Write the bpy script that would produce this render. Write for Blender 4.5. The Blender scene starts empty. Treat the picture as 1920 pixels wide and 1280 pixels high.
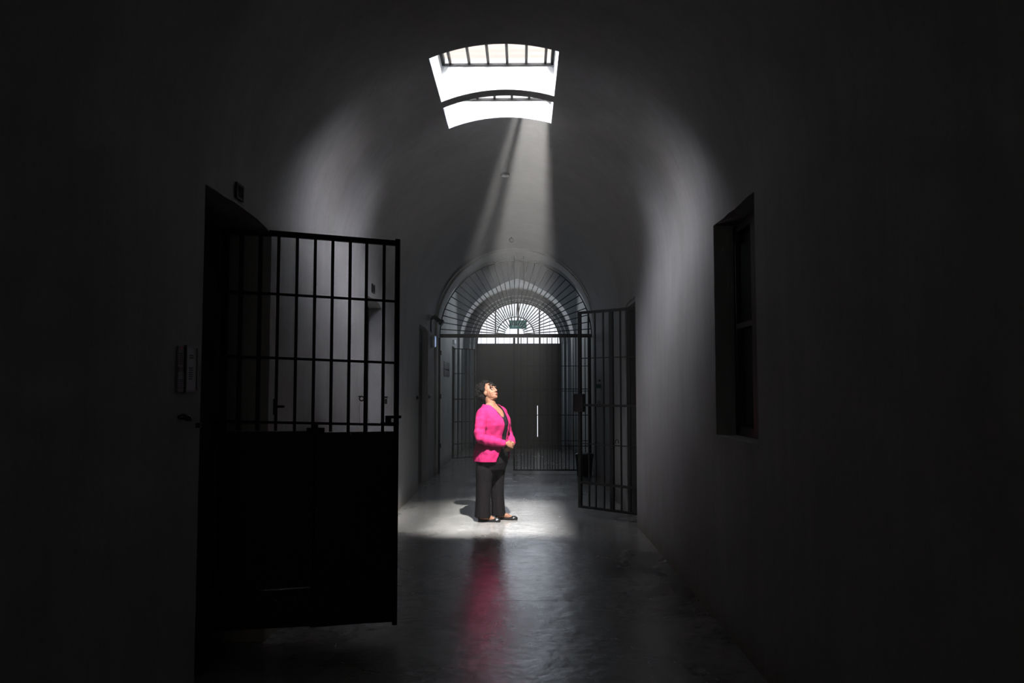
import bpy, bmesh, math, random
from math import sin, cos, pi, atan, sqrt, radians
from mathutils import Vector, Matrix, noise
random.seed(7)
S = bpy.context.scene
COL = S.collection

# ------------------------------------------------------------------ camera
FPX = 1480.0
CAMZ = 1.545
TH = atan(88 / FPX)
PS = atan(20 / FPX * cos(TH))
FW = Vector((-sin(PS) * cos(TH), cos(PS) * cos(TH), sin(TH)))
RT = Vector((cos(PS), sin(PS), 0))
UP = Vector((sin(PS) * sin(TH), -cos(PS) * sin(TH), cos(TH)))
cd = bpy.data.cameras.new('camera')
cam = bpy.data.objects.new('camera', cd)
COL.objects.link(cam)
M = Matrix.Identity(4)
for r in range(3):
    M[r][0], M[r][1], M[r][2] = RT[r], UP[r], -FW[r]
M[2][3] = CAMZ
cam.matrix_world = M
cd.sensor_width = 36
cd.lens = FPX / 1920 * 36
cd.clip_start = 0.05
S.camera = cam


def at(x, y, X=None, Y=None, Z=None):
    """world point where the sight line through image point x, y meets a plane"""
    d = FW + RT * ((x - 960) / FPX) + UP * ((640 - y) / FPX)
    if X is not None:
        t = X / d.x
    elif Y is not None:
        t = Y / d.y
    else:
        t = (Z - CAMZ) / d.z
    return Vector((0, 0, CAMZ)) + d * t


# ------------------------------------------------------------------ materials
def mat(name, col=(.5, .5, .5), rough=.5, metal=0, spec=.5):
    m = bpy.data.materials.new(name)
    m.use_nodes = True
    b = m.node_tree.nodes['Principled BSDF']
    b.inputs['Base Color'].default_value = (*col, 1)
    b.inputs['Roughness'].default_value = rough
    b.inputs['Metallic'].default_value = metal
    b.inputs['Specular IOR Level'].default_value = spec
    return m


def nodes(m):
    return m.node_tree.nodes, m.node_tree.links, m.node_tree.nodes['Principled BSDF']


def add_noise(m, scale=(1, 1, 1), nscale=8, detail=6, c1=None, c2=None, lo=.35, hi=.65, bump=0, bdist=.01, rlo=None, rhi=None, rough=.6):
    N, L, b = nodes(m)
    tc = N.new('ShaderNodeTexCoord')
    mp = N.new('ShaderNodeMapping')
    mp.inputs['Scale'].default_value = scale
    n = N.new('ShaderNodeTexNoise')
    n.inputs['Scale'].default_value = nscale
    n.inputs['Detail'].default_value = detail
    n.inputs['Roughness'].default_value = rough
    L.new(tc.outputs['Object'], mp.inputs['Vector'])
    L.new(mp.outputs[0], n.inputs['Vector'])
    if c1:
        cr = N.new('ShaderNodeValToRGB')
        cr.color_ramp.elements[0].position = lo
        cr.color_ramp.elements[1].position = hi
        cr.color_ramp.elements[0].color = (*c1, 1)
        cr.color_ramp.elements[1].color = (*c2, 1)
        L.new(n.outputs['Fac'], cr.inputs[0])
        L.new(cr.outputs[0], b.inputs['Base Color'])
    if rlo is not None:
        mr = N.new('ShaderNodeMapRange')
        mr.inputs[1].default_value = .3
        mr.inputs[2].default_value = .7
        mr.inputs[3].default_value = rlo
        mr.inputs[4].default_value = rhi
        L.new(n.outputs['Fac'], mr.inputs[0])
        L.new(mr.outputs[0], b.inputs['Roughness'])
    if bump:
        bp = N.new('ShaderNodeBump')
        bp.inputs['Strength'].default_value = bump
        bp.inputs['Distance'].default_value = bdist
        L.new(n.outputs['Fac'], bp.inputs['Height'])
        L.new(bp.outputs[0], b.inputs['Normal'])
        return bp
    return None


def plaster(name, c1, c2, dirt):
    """limewashed plaster: broad tone patches, vertical brush streaks, trowel bump, dirt along the foot"""
    m = mat(name, c1, .78, 0, .25)
    N, L, b = nodes(m)
    tc = N.new('ShaderNodeTexCoord')

    def nz(scale, s, det, r=.6):
        mp = N.new('ShaderNodeMapping')
        mp.inputs['Scale'].default_value = scale
        n = N.new('ShaderNodeTexNoise')
        n.inputs['Scale'].default_value = s
        n.inputs['Detail'].default_value = det
        n.inputs['Roughness'].default_value = r
        L.new(tc.outputs['Object'], mp.inputs['Vector'])
        L.new(mp.outputs[0], n.inputs['Vector'])
        return n
    broad = nz((1, 1, .6), 1.3, 5)
    streak = nz((3, 3, .3), 3.5, 7, .6)
    fine = nz((1, 1, .7), 28, 6, .65)

    def ramp(src, p0, p1, a, c):
        cr = N.new('ShaderNodeValToRGB')
        cr.color_ramp.elements[0].position = p0
        cr.color_ramp.elements[1].position = p1
        cr.color_ramp.elements[0].color = (*a, 1)
        cr.color_ramp.elements[1].color = (*c, 1)
        L.new(src, cr.inputs[0])
        return cr

    def mix(kind, f, a, c):
        mx = N.new('ShaderNodeMix')
        mx.data_type = 'RGBA'
        mx.blend_type = kind
        if isinstance(f, float):
            mx.inputs[0].default_value = f
        else:
            L.new(f, mx.inputs[0])
        L.new(a, mx.inputs[6])
        if isinstance(c, tuple):
            mx.inputs[7].default_value = (*c, 1)
        else:
            L.new(c, mx.inputs[7])
        return mx.outputs[2]
    base = ramp(broad.outputs['Fac'], .3, .7, c2, c1).outputs[0]
    st = ramp(streak.outputs['Fac'], .3, .7, (.78, .78, .77), (1, 1, 1)).outputs[0]
    c = mix('MULTIPLY', .55, base, st)
    sp = ramp(fine.outputs['Fac'], .28, .42, (.55, .53, .5), (1, 1, 1)).outputs[0]
    c = mix('MULTIPLY', .4, c, sp)
    # damp dirt band where wall meets floor
    sx = N.new('ShaderNodeSeparateXYZ')
    L.new(tc.outputs['Object'], sx.inputs[0])
    ad = N.new('ShaderNodeMath')
    ad.operation = 'MULTIPLY_ADD'
    L.new(streak.outputs['Fac'], ad.inputs[0])
    ad.inputs[1].default_value = -.35
    L.new(sx.outputs['Z'], ad.inputs[2])
    mr = N.new('ShaderNodeMapRange')
    L.new(ad.outputs[0], mr.inputs[0])
    mr.inputs[1].default_value = -.17
    mr.inputs[2].default_value = .02
    mr.inputs[3].default_value = .75
    mr.inputs[4].default_value = 0
    c = mix('MIX', mr.outputs[0], c, dirt)
    L.new(c, b.inputs['Base Color'])
    h1 = N.new('ShaderNodeMath')
    h1.operation = 'MULTIPLY_ADD'
    L.new(fine.outputs['Fac'], h1.inputs[0])
    h1.inputs[1].default_value = .35
    hs = N.new('ShaderNodeMath')
    hs.operation = 'MULTIPLY'
    hs.inputs[1].default_value = .3
    L.new(streak.outputs['Fac'], hs.inputs[0])
    L.new(hs.outputs[0], h1.inputs[2])
    h2 = N.new('ShaderNodeMath')
    h2.operation = 'MULTIPLY_ADD'
    L.new(broad.outputs['Fac'], h2.inputs[0])
    h2.inputs[1].default_value = 2.0
    L.new(h1.outputs[0], h2.inputs[2])
    bp = N.new('ShaderNodeBump')
    bp.inputs['Strength'].default_value = .3
    bp.inputs['Distance'].default_value = .02
    L.new(h2.outputs[0], bp.inputs['Height'])
    L.new(bp.outputs[0], b.inputs['Normal'])
    return m


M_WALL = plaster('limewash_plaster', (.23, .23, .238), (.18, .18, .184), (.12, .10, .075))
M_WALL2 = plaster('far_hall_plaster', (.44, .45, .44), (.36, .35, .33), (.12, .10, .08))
M_GREY = plaster('grey_end_plaster', (.22, .24, .26), (.19, .20, .22), (.1, .1, .1))
M_WELL = plaster('white_well_plaster', (.42, .44, .46), (.36, .38, .39), (.3, .3, .3))
M_IRON = mat('black_painted_iron', (.006, .006, .0065), .6, 0, .18)
add_noise(M_IRON, nscale=30, bump=.2, bdist=.003)
M_SHEET = mat('black_sheet_steel', (.006, .006, .008), .6, 0, .25)
add_noise(M_SHEET, nscale=3, bump=.15, bdist=.01)
M_IRON2 = mat('brown_iron', (.035, .028, .024), .6, 0, .3)
add_noise(M_IRON2, nscale=40, c1=(.02, .017, .015), c2=(.05, .038, .03), bump=.2, bdist=.002)
M_DOOR = mat('dark_door_paint', (.035, .034, .034), .65, 0, .3)
add_noise(M_DOOR, scale=(1, 1, .2), nscale=3, c1=(.016, .0155, .0155), c2=(.027, .026, .026), bump=.1)
M_WOOD = mat('dark_window_wood', (.018, .016, .014), .6, 0, .3)
add_noise(M_WOOD, scale=(8, 8, .6), nscale=4, c1=(.012, .011, .01), c2=(.026, .022, .019), bump=.2, bdist=.003)
M_STEEL = mat('bare_steel', (.45, .45, .44), .35, 1)
M_WHITE = mat('white_plastic', (.75, .76, .78), .4)
M_BLACKP = mat('black_plastic', (.015, .015, .016), .4)
M_SKIN = mat('skin', (.12, .055, .032), .62, 0, .22)
add_noise(M_SKIN, nscale=45, c1=(.098, .043, .025), c2=(.145, .067, .040), bump=.08, bdist=.002)
M_SKIN.node_tree.nodes['Principled BSDF'].inputs['Subsurface Weight'].default_value = .08
M_SKIN.node_tree.nodes['Principled BSDF'].inputs['Subsurface Radius'].default_value = (.01, .004, .002)
M_HAIR = mat('black_hair', (.003, .0024, .0024), .6, 0, .1)
M_PINK = mat('pink_knit', (.25, .0065, .073), .85, 0, .15)
M_PINK.node_tree.nodes['Principled BSDF'].inputs['Sheen Weight'].default_value = 0
add_noise(M_PINK, scale=(1, 1, 1.6), nscale=140, detail=3, c1=(.185, .0046, .045), c2=(.215, .006, .058), bump=.5, bdist=.003)
M_TRIM = mat('dark_plum_trim', (.006, .002, .004), .9, 0, .05)
M_TOP = mat('black_jersey', (.005, .0045, .006), .85, 0, .08)
M_TROU = mat('black_trouser_cloth', (.004, .0033, .004), .85, 0, .05)
add_noise(M_TROU, scale=(6, 6, .5), nscale=5, detail=3, bump=.5, bdist=.02)
M_SHOE = mat('black_patent', (.006, .006, .007), .16, 0, .6)
M_LIP = mat('lips', (.13, .028, .024), .5, 0, .2)
M_EYE = mat('eye_white', (.24, .22, .20), .3)
M_IRIS = mat('dark_iris', (.02, .012, .008), .15)
M_BIN = mat('dark_bin_plastic', (.018, .022, .024), .5)
M_TEAL = mat('teal_plastic', (.02, .12, .12), .4)
M_SIGNP = mat('sign_paper', (.17, .175, .20), .5)
M_PLATE = mat('grey_placard', (.085, .085, .10), .5)
M_INK = mat('sign_ink', (.015, .015, .022), .6)
M_RED = mat('red_mark', (.45, .02, .04), .5)


def floor_material():
    m = mat('polished_concrete', (.1, .1, .1), .25, 0, .6)
    N, L, b = nodes(m)
    tc = N.new('ShaderNodeTexCoord')

    def nz(scale, s, det, r=.6, dist=0):
        mp = N.new('ShaderNodeMapping')
        mp.inputs['Scale'].default_value = scale
        n = N.new('ShaderNodeTexNoise')
        n.inputs['Scale'].default_value = s
        n.inputs['Detail'].default_value = det
        n.inputs['Roughness'].default_value = r
        n.inputs['Distortion'].default_value = dist
        L.new(tc.outputs['Object'], mp.inputs['Vector'])
        L.new(mp.outputs[0], n.inputs['Vector'])
        return n
    broad = nz((1, .7, 1), 1.5, 6, .65, .6)
    fine = nz((1, 1, 1), 14, 8, .7, .4)
    und = nz((1, 1, 1), 5.5, 4, .5, .3)
    cr = N.new('ShaderNodeValToRGB')
    e = cr.color_ramp.elements
    e[0].position, e[0].color = .3, (.08, .078, .075, 1)
    e[1].position, e[1].color = .7, (.215, .215, .21, 1)
    L.new(broad.outputs['Fac'], cr.inputs[0])
    cr2 = N.new('ShaderNodeValToRGB')
    e = cr2.color_ramp.elements
    e[0].position, e[0].color = .3, (.5, .5, .5, 1)
    e[1].position, e[1].color = .62, (1, 1, 1, 1)
    L.new(fine.outputs['Fac'], cr2.inputs[0])
    mx = N.new('ShaderNodeMix')
    mx.data_type = 'RGBA'
    mx.blend_type = 'MULTIPLY'
    mx.inputs[0].default_value = .6
    L.new(cr.outputs[0], mx.inputs[6])
    L.new(cr2.outputs[0], mx.inputs[7])
    # one oily stain near the right wall
    vd = N.new('ShaderNodeVectorMath')
    vd.operation = 'DISTANCE'
    L.new(tc.outputs['Object'], vd.inputs[0])
    st = at(1155, 1068, Z=0)
    vd.inputs[1].default_value = (st.x, st.y, 0)
    sm = N.new('ShaderNodeMath')
    sm.operation = 'MULTIPLY_ADD'
    L.new(fine.outputs['Fac'], sm.inputs[0])
    sm.inputs[1].default_value = .5
    L.new(vd.outputs['Value'], sm.inputs[2])
    mr = N.new('ShaderNodeMapRange')
    L.new(sm.outputs[0], mr.inputs[0])
    mr.inputs[1].default_value = .34
    mr.inputs[2].default_value = .56
    mr.inputs[3].default_value = .8
    mr.inputs[4].default_value = 0
    mx2 = N.new('ShaderNodeMix')
    mx2.data_type = 'RGBA'
    L.new(mr.outputs[0], mx2.inputs[0])
    L.new(mx.outputs[2], mx2.inputs[6])
    mx2.inputs[7].default_value = (.018, .018, .018, 1)
    L.new(mx2.outputs[2], b.inputs['Base Color'])
    rr = N.new('ShaderNodeMapRange')
    L.new(broad.outputs['Fac'], rr.inputs[0])
    rr.inputs[1].default_value = .3
    rr.inputs[2].default_value = .7
    rr.inputs[3].default_value = .30
    rr.inputs[4].default_value = .19
    L.new(rr.outputs[0], b.inputs['Roughness'])
    b.inputs['IOR'].default_value = 1.7
    h = N.new('ShaderNodeMath')
    h.operation = 'MULTIPLY_ADD'
    L.new(fine.outputs['Fac'], h.inputs[0])
    h.inputs[1].default_value = .35
    L.new(und.outputs['Fac'], h.inputs[2])
    bp = N.new('ShaderNodeBump')
    bp.inputs['Strength'].default_value = .34
    bp.inputs['Distance'].default_value = .014
    L.new(h.outputs[0], bp.inputs['Height'])
    L.new(bp.outputs[0], b.inputs['Normal'])
    return m


M_FLOOR = floor_material()


def glass_material(name, tint, gloss=.06):
    m = bpy.data.materials.new(name)
    m.use_nodes = True
    N, L = m.node_tree.nodes, m.node_tree.links
    N.remove(N['Principled BSDF'])
    t = N.new('ShaderNodeBsdfTransparent')
    t.inputs[0].default_value = (*tint, 1)
    g = N.new('ShaderNodeBsdfGlossy')
    g.inputs['Roughness'].default_value = .05
    mx = N.new('ShaderNodeMixShader')
    mx.inputs[0].default_value = gloss
    L.new(t.outputs[0], mx.inputs[1])
    L.new(g.outputs[0], mx.inputs[2])
    L.new(mx.outputs[0], N['Material Output'].inputs['Surface'])
    return m


M_GLASS = glass_material('clear_glass', (.97, .98, 1))
M_GLASSP = glass_material('dusty_pinkish_glass', (.99, .93, .87))


def emissive(name, col, s):
    m = bpy.data.materials.new(name)
    m.use_nodes = True
    b = m.node_tree.nodes['Principled BSDF']
    b.inputs['Base Color'].default_value = (*col, 1)
    b.inputs['Emission Color'].default_value = (*col, 1)
    b.inputs['Emission Strength'].default_value = s
    return m


# ------------------------------------------------------------------ mesh helpers
def new():
    return bmesh.new()


def box(bm, x0, x1, y0, y1, z0, z1, mtx=None):
    vs = [bm.verts.new(Vector(p)) for p in ((x0, y0, z0), (x1, y0, z0), (x1, y1, z0), (x0, y1, z0), (x0, y0, z1), (x1, y0, z1), (x1, y1, z1), (x0, y1, z1))]
    if mtx is not None:
        for v in vs:
            v.co = mtx @ v.co
    for f in ((0, 3, 2, 1), (4, 5, 6, 7), (0, 1, 5, 4), (1, 2, 6, 5), (2, 3, 7, 6), (3, 0, 4, 7)):
        bm.faces.new([vs[i] for i in f])
    return bm


def quad(bm, *pts):
    bm.faces.new([bm.verts.new(Vector(p)) for p in pts])


def tube(bm, pts, radii, n=12, cap=True, flat=None):
    """swept tube through pts; radii one value or one per point; round ends"""
    pts = [Vector(p) for p in pts]
    if not hasattr(radii, '__len__'):
        radii = [radii] * len(pts)
    t0 = (pts[1] - pts[0]).normalized()
    up = Vector((0, 0, 1)) if abs(t0.z) < .9 else Vector((1, 0, 0))
    u = t0.cross(up).normalized()
    rings = []
    for i, p in enumerate(pts):
        if i == 0:
            t = pts[1] - pts[0]
        elif i == len(pts) - 1:
            t = pts[-1] - pts[-2]
        else:
            t = (pts[i + 1] - pts[i]).normalized() + (pts[i] - pts[i - 1]).normalized()
        t = t.normalized()
        u = (u - t * u.dot(t)).normalized()
        w = t.cross(u)
        rings.append([bm.verts.new(p + (u * cos(2 * pi * k / n) + w * sin(2 * pi * k / n)) * radii[i]) for k in range(n)])
    for a, b in zip(rings, rings[1:]):
        for k in range(n):
            bm.faces.new((a[k], a[(k + 1) % n], b[(k + 1) % n], b[k]))
    if cap:
        bm.faces.new(list(reversed(rings[0])))
        bm.faces.new(rings[-1])
    return bm


def ellipsoid(bm, c, r, rot=None, seg=20, rings=12):
    mt = Matrix.Translation(Vector(c)) @ (rot.to_4x4() if rot is not None else Matrix.Identity(4)) @ Matrix.Diagonal((*r, 1))
    bmesh.ops.create_uvsphere(bm, u_segments=seg, v_segments=rings, radius=1, matrix=mt)
    return bm


def capsule(bm, a, b, r0, r1, n=12):
    a, b = Vector(a), Vector(b)
    tube(bm, [a, b], [r0, r1], n)
    ellipsoid(bm, a, (r0,) * 3, seg=n, rings=8)
    ellipsoid(bm, b, (r1,) * 3, seg=n, rings=8)


def loft(bm, rings, n=40, cap=True):
    """rings: lists of points"""
    R = [[bm.verts.new(p) for p in ring] for ring in rings]
    n = len(R[0])
    for a, b in zip(R, R[1:]):
        for k in range(n):
            bm.faces.new((a[k], a[(k + 1) % n], b[(k + 1) % n], b[k]))
    if cap:
        bm.faces.new(list(reversed(R[0])))
        bm.faces.new(R[-1])


def torus(bm, c, R, r, mtx=None, a0=0, a1=2 * pi, n=24, m=8):
    """ring in the XZ plane by default"""
    full = abs(a1 - a0 - 2 * pi) < 1e-6
    k = n if full else n + 1
    rs = []
    for i in range(k):
        a = a0 + (a1 - a0) * i / n
        d = Vector((cos(a), 0, sin(a)))
        ring = []
        for j in range(m):
            b = 2 * pi * j / m
            p = d * (R + r * cos(b)) + Vector((0, 1, 0)) * r * sin(b)
            if mtx is not None:
                p = mtx @ p
            ring.append(bm.verts.new(Vector(c) + p))
        rs.append(ring)
    for i in range(n):
        a, b = rs[i], rs[(i + 1) % k]
        for j in range(m):
            bm.faces.new((a[j], a[(j + 1) % m], b[(j + 1) % m], b[j]))
    if not full:
        bm.faces.new(rs[0])
        bm.faces.new(list(reversed(rs[-1])))


def obj(name, bm, m, parent=None, smooth=False, bevel=0, loc=None, auto=None):
    bmesh.ops.recalc_face_normals(bm, faces=bm.faces)
    me = bpy.data.meshes.new(name)
    bm.to_mesh(me)
    bm.free()
    me.materials.append(m)
    if smooth:
        for p in me.polygons:
            p.use_smooth = True
    o = bpy.data.objects.new(name, me)
    COL.objects.link(o)
    if parent is not None:
        o.parent = parent
    if bevel:
        md = o.modifiers.new('bevel', 'BEVEL')
        md.width = bevel
        md.segments = 2
        md.limit_method = 'ANGLE'
    return o


def tag(o, label, cat, group=None):
    o['label'] = label
    o['category'] = cat
    if group:
        o['group'] = group
    return o


def thing(name, label, cat, loc=(0, 0, 0), rz=0, group=None):
    o = bpy.data.objects.new(name, None)
    COL.objects.link(o)
    o.empty_display_size = .1
    o.location = loc
    o.rotation_euler = (0, 0, rz)
    return tag(o, label, cat, group)


def struct(name, bm, m, parent=None, smooth=False):
    o = obj(name, bm, m, parent, smooth)
    if parent is None:
        o['kind'] = 'structure'
    return o


def centred(bm, c):
    """shift geometry so the object's origin is at c; returns c"""
    for v in bm.verts:
        v.co -= Vector(c)
    return bm


def solo(name, bm, m, c, label, cat, group=None, smooth=False, bevel=0):
    centred(bm, c)
    o = obj(name, bm, m, None, smooth, bevel)
    o.location = c
    return tag(o, label, cat, group)


# ------------------------------------------------------------------ the corridor shell
XL, XR = -1.58, 1.29
XC = (XL + XR) / 2
R = (XR - XL) / 2
ZS = 2.65
Y0, YA, YA2, YE, YF = -3.2, 14.2, 14.8, 19.1, 20.4
TOPS = (4.30, 4.255)                             # glazing heights of the skylight wells


def side_wall(name, x, s, y0, y1, zt, holes, m, nofoot=None):
    """wall face at x with openings (ya, yb, za, zb, reveal depth, room depth or 0); s=-1 left, +1 right"""
    bm = new()
    ys = sorted({y0, y1, *[h[0] for h in holes], *[h[1] for h in holes]})
    # fill with a moderately fine grid so edges may wander
    for a, b in zip(ys, ys[1:]):
        hs = [h for h in holes if h[0] <= a + 1e-6 and h[1] >= b - 1e-6]
        n = max(1, int((b - a) / .12)) if hs else 1
        for i in range(n):
            ya, yb = a + (b - a) * i / n, a + (b - a) * (i + 1) / n
            if not hs:
                quad(bm, (x, ya, 0), (x, yb, 0), (x, yb, zt), (x, ya, zt))
                continue
            h = hs[0]

            def top(yy):
                u = (yy - h[0]) / (h[1] - h[0])
                e = .045 * max(0, (u - .62) / .38) ** 1.5 if h[4] > .1 and h[2] == 0 else 0
                return h[3] + .012 * noise.noise((yy * 9, x, 1)) - e

            def bot(yy):
                return h[2] + (.012 * noise.noise((yy * 11, x, 5)) if h[2] > 0 else 0)
            quad(bm, (x, ya, top(ya)), (x, yb, top(yb)), (x, yb, zt), (x, ya, zt))
            xr = x + s * h[4]
            quad(bm, (x, ya, top(ya)), (x, yb, top(yb)), (xr, yb, top(yb)), (xr, ya, top(ya)))
            if h[2] > 0:
                quad(bm, (x, ya, 0), (x, yb, 0), (x, yb, bot(yb)), (x, ya, bot(ya)))
                quad(bm, (x, ya, bot(ya)), (x, yb, bot(yb)), (xr, yb, bot(yb)), (xr, ya, bot(ya)))
    for ya, yb, za, zb, dep, room in holes:
        xr = x + s * dep
        for yy in (ya, yb):
            quad(bm, (x, yy, za - .02), (xr, yy, za - .02), (xr, yy, zb + .02), (x, yy, zb + .02))
        if room == 0:
            quad(bm, (xr, ya, za - .02), (xr, yb, za - .02), (xr, yb, zb + .02), (xr, ya, zb + .02))
        else:
            xe = xr + s * room
            p, q, t = ya - .5, yb + .5, 3.0
            for A in ((p, ya), (yb, q)):
                quad(bm, (xr, A[0], 0), (xr, A[1], 0), (xr, A[1], t), (xr, A[0], t))
            quad(bm, (xr, ya, zb - .01), (xr, yb, zb - .01), (xr, yb, t), (xr, ya, t))
            quad(bm, (xe, p, 0), (xe, q, 0), (xe, q, t), (xe, p, t))
            quad(bm, (xr, p, 0), (xe, p, 0), (xe, p, t), (xr, p, t))
            quad(bm, (xr, q, 0), (xe, q, 0), (xe, q, t), (xr, q, t))
            quad(bm, (xr, p, t), (xe, p, t), (xe, q, t), (xr, q, t))
    bmesh.ops.remove_doubles(bm, verts=bm.verts, dist=.0005)
    return struct(name, bm, m)


D1 = (3.86, 4.90, 0, 2.56, .42, 2.0)
D2 = (7.90, 8.78, 0, 2.49, .14, 1.6)
D3 = (12.0, 13.15, 0, 2.53, .25, 0)
side_wall('wall_left', XL, -1, Y0, YA, ZS, [D1, D2, D3], M_WALL)
side_wall('wall_right', XR, 1, Y0, YA, ZS, [(4.36, 5.30, 1.235, 2.64, .26, 0), (9.02, 9.94, 0, 2.60, .42, 1.6)], M_WALL)
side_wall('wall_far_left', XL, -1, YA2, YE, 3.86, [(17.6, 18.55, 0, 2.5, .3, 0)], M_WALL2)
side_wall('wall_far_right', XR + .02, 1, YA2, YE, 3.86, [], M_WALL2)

# vault with the two skylight openings
OX0, OX1 = -.69, .27
OPEN = [(5.69, 6.58), (6.72, 7.27)]


def vz(x):
    return ZS + sqrt(max(0, R * R - (x - XC) ** 2))


bm = new()
ang = [pi * i / 64 for i in range(65)]
xs = sorted([XC + R * cos(a) for a in ang if not (OX0 - .02 < XC + R * cos(a) < OX0 + .02 or OX1 - .02 < XC + R * cos(a) < OX1 + .02)] + [OX0, OX1])
ysv = sorted({Y0, YA, *[v for o in OPEN for v in o], *[Y0 + (YA - Y0) * i / 40 for i in range(41)]})
for ya, yb in zip(ysv, ysv[1:]):
    for xa, xb in zip(xs, xs[1:]):
        if xa >= OX0 - 1e-6 and xb <= OX1 + 1e-6 and any(ya >= o[0] - 1e-6 and yb <= o[1] + 1e-6 for o in OPEN):
            continue
        quad(bm, (xa, ya, vz(xa)), (xb, ya, vz(xb)), (xb, yb, vz(xb)), (xa, yb, vz(xa)))
bmesh.ops.remove_doubles(bm, verts=bm.verts, dist=.0005)
struct('ceiling', bm, M_WALL, smooth=True)

# white plastered light wells rising from the openings
for k, (ya, yb) in enumerate(OPEN):
    TOPW = TOPS[k]
    bm = new()
    inx = [x for x in xs if OX0 - 1e-6 <= x <= OX1 + 1e-6]
    for yy in (ya, yb):
        for xa, xb in zip(inx, inx[1:]):
            quad(bm, (xa, yy, vz(xa)), (xb, yy, vz(xb)), (xb, yy, TOPW + .0), (xa, yy, TOPW + .0))
    for xx in (OX0, OX1):
        quad(bm, (xx, ya, vz(xx)), (xx, yb, vz(xx)), (xx, yb, TOPW + .0), (xx, ya, TOPW + .0))
    struct('trim_%d' % (k + 1), bm, M_WELL)

# roof slab above the vault, so daylight comes in through the wells only
# dark lining added so the right-hand cell doorway's lit reveal looks shaded
bm = new()
box(bm, XR + .012, XR + .40, 9.90, 9.932, .0, 2.585)
box(bm, XR + .012, XR + .40, 9.03, 9.90, 2.55, 2.585)
struct('trim_7', bm, M_WOOD)

# floor
bm = new()
for a, b in ((Y0, 5.86), (5.866, YF + .4)):
    quad(bm, (-4.2, a, 0), (3.8, a, 0), (3.8, b, 0), (-4.2, b, 0))
quad(bm, (-4.2, 5.86, 0), (3.8, 5.86, 0), (3.8, 5.86, -.008), (-4.2, 5.86, -.008))
quad(bm, (-4.2, 5.866, 0), (3.8, 5.866, 0), (3.8, 5.866, -.008), (-4.2, 5.866, -.008))
quad(bm, (-4.2, 5.86, -.008), (3.8, 5.86, -.008), (3.8, 5.866, -.008), (-4.2, 5.866, -.008))
struct('floor', bm, M_FLOOR)

# wall behind the camera
bm = new()
quad(bm, (XL, Y0, 0), (XR, Y0, 0), (XR, Y0, 4.2), (XL, Y0, 4.2))
struct('wall_back', bm, M_WALL)


def arch_pts(xc, hw, zs, rise, n=48, peak=0):
    """jamb foot, arch, jamb foot"""
    out = [(xc - hw, 0), (xc - hw, zs * .5)]
    for i in range(n + 1):
        a = pi - pi * i / n
        x = xc + hw * cos(a)
        z = zs + rise * sin(a)
        z += peak * max(0, 1 - abs(x - xc) / (hw * .42)) ** 1.1
        out.append((x, z))
    out += [(xc + hw, zs * .5), (xc + hw, 0)]
    return out


def ring_between(bm, A, B, ya, yb):
    for i in range(len(A) - 1):
        (x0, z0), (x1, z1) = A[i], A[i + 1]
        (u0, w0), (u1, w1) = B[i], B[i + 1]
        quad(bm, (x0, ya, z0), (x1, ya, z1), (u1, yb, w1), (u0, yb, w0))


N_ = 48
outer = arch_pts(XC, R, ZS, R)
inner = arch_pts(-.130, 1.415, 2.58, 1.47)
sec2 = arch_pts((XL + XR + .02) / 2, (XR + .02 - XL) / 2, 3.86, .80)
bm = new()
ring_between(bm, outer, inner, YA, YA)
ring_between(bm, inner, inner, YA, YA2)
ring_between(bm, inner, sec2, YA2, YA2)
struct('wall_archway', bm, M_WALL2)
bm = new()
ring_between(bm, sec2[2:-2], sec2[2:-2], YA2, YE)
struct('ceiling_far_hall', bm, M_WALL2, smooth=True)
p1 = arch_pts(-.136, 1.39, 2.68, 1.41, peak=.125)
p2 = arch_pts(-.146, 1.388, 2.70, 1.41)
bm = new()
ring_between(bm, sec2, p1, YE, YE)
struct('wall_far_end', bm, M_GREY)
bm = new()
ring_between(bm, p1, p2, YE, YF)
struct('trim_3', bm, M_WALL2)
LX, LZ, LR = -.104, 2.69, 1.105
win = arch_pts(LX, LR, LZ, LR)
bm = new()
ring_between(bm, p2, win, YF, YF)
ring_between(bm, win, win, YF, YF + .25)
struct('wall_street_door', bm, M_GREY)
for rr, k in ((1.255, 4), (1.155, 5)):
    bm = new()
    torus(bm, (LX, YF - .005, LZ), rr, .012, a0=0, a1=pi, n=40)
    for s in (-1, 1):
        box(bm, LX + s * rr - .012, LX + s * rr + .012, YF - .02, YF, 0, LZ)
    struct('trim_%d' % k, bm, M_WHITE, smooth=True)

# ------------------------------------------------------------------ street lunette window and door
w = bpy.data.objects.new('window_1', None)
COL.objects.link(w)
w.location = (LX, YF + .1, LZ)
w['kind'] = 'structure'
bm = new()
torus(bm, (0, 0, 0), LR - .02, .022, a0=0, a1=pi, n=48)
box(bm, -LR, LR, -.03, .03, -.03, .02)
struct('window_frame', bm, M_IRON2, w, True)
for px, wd in ((929, .016), (971.5, .022), (1011.5, .018)):
    x = at(px, 620, Y=YF + .1).x - LX
    bm = new()
    box(bm, x - wd, x + wd, -.03, .03, 0, sqrt(LR * LR - x * x) - .02)
    struct('mullion', bm, M_IRON2, w)
for px in (902, 912.5, 934, 945, 956, 982, 988, 1019.5, 1031, 1041):
    x = at(px, 620, Y=YF + .1).x - LX
    bm = new()
    box(bm, x - .004, x + .004, .02, .03, 0, sqrt(LR * LR - x * x) - .02)
    struct('glazing_bar', bm, M_IRON, w)
bm = new()
v = [bm.verts.new((LR * cos(pi * i / 40), .04, LR * sin(pi * i / 40))) for i in range(41)]
bm.faces.new(v)
struct('pane', bm, M_GLASS, w)

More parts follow.
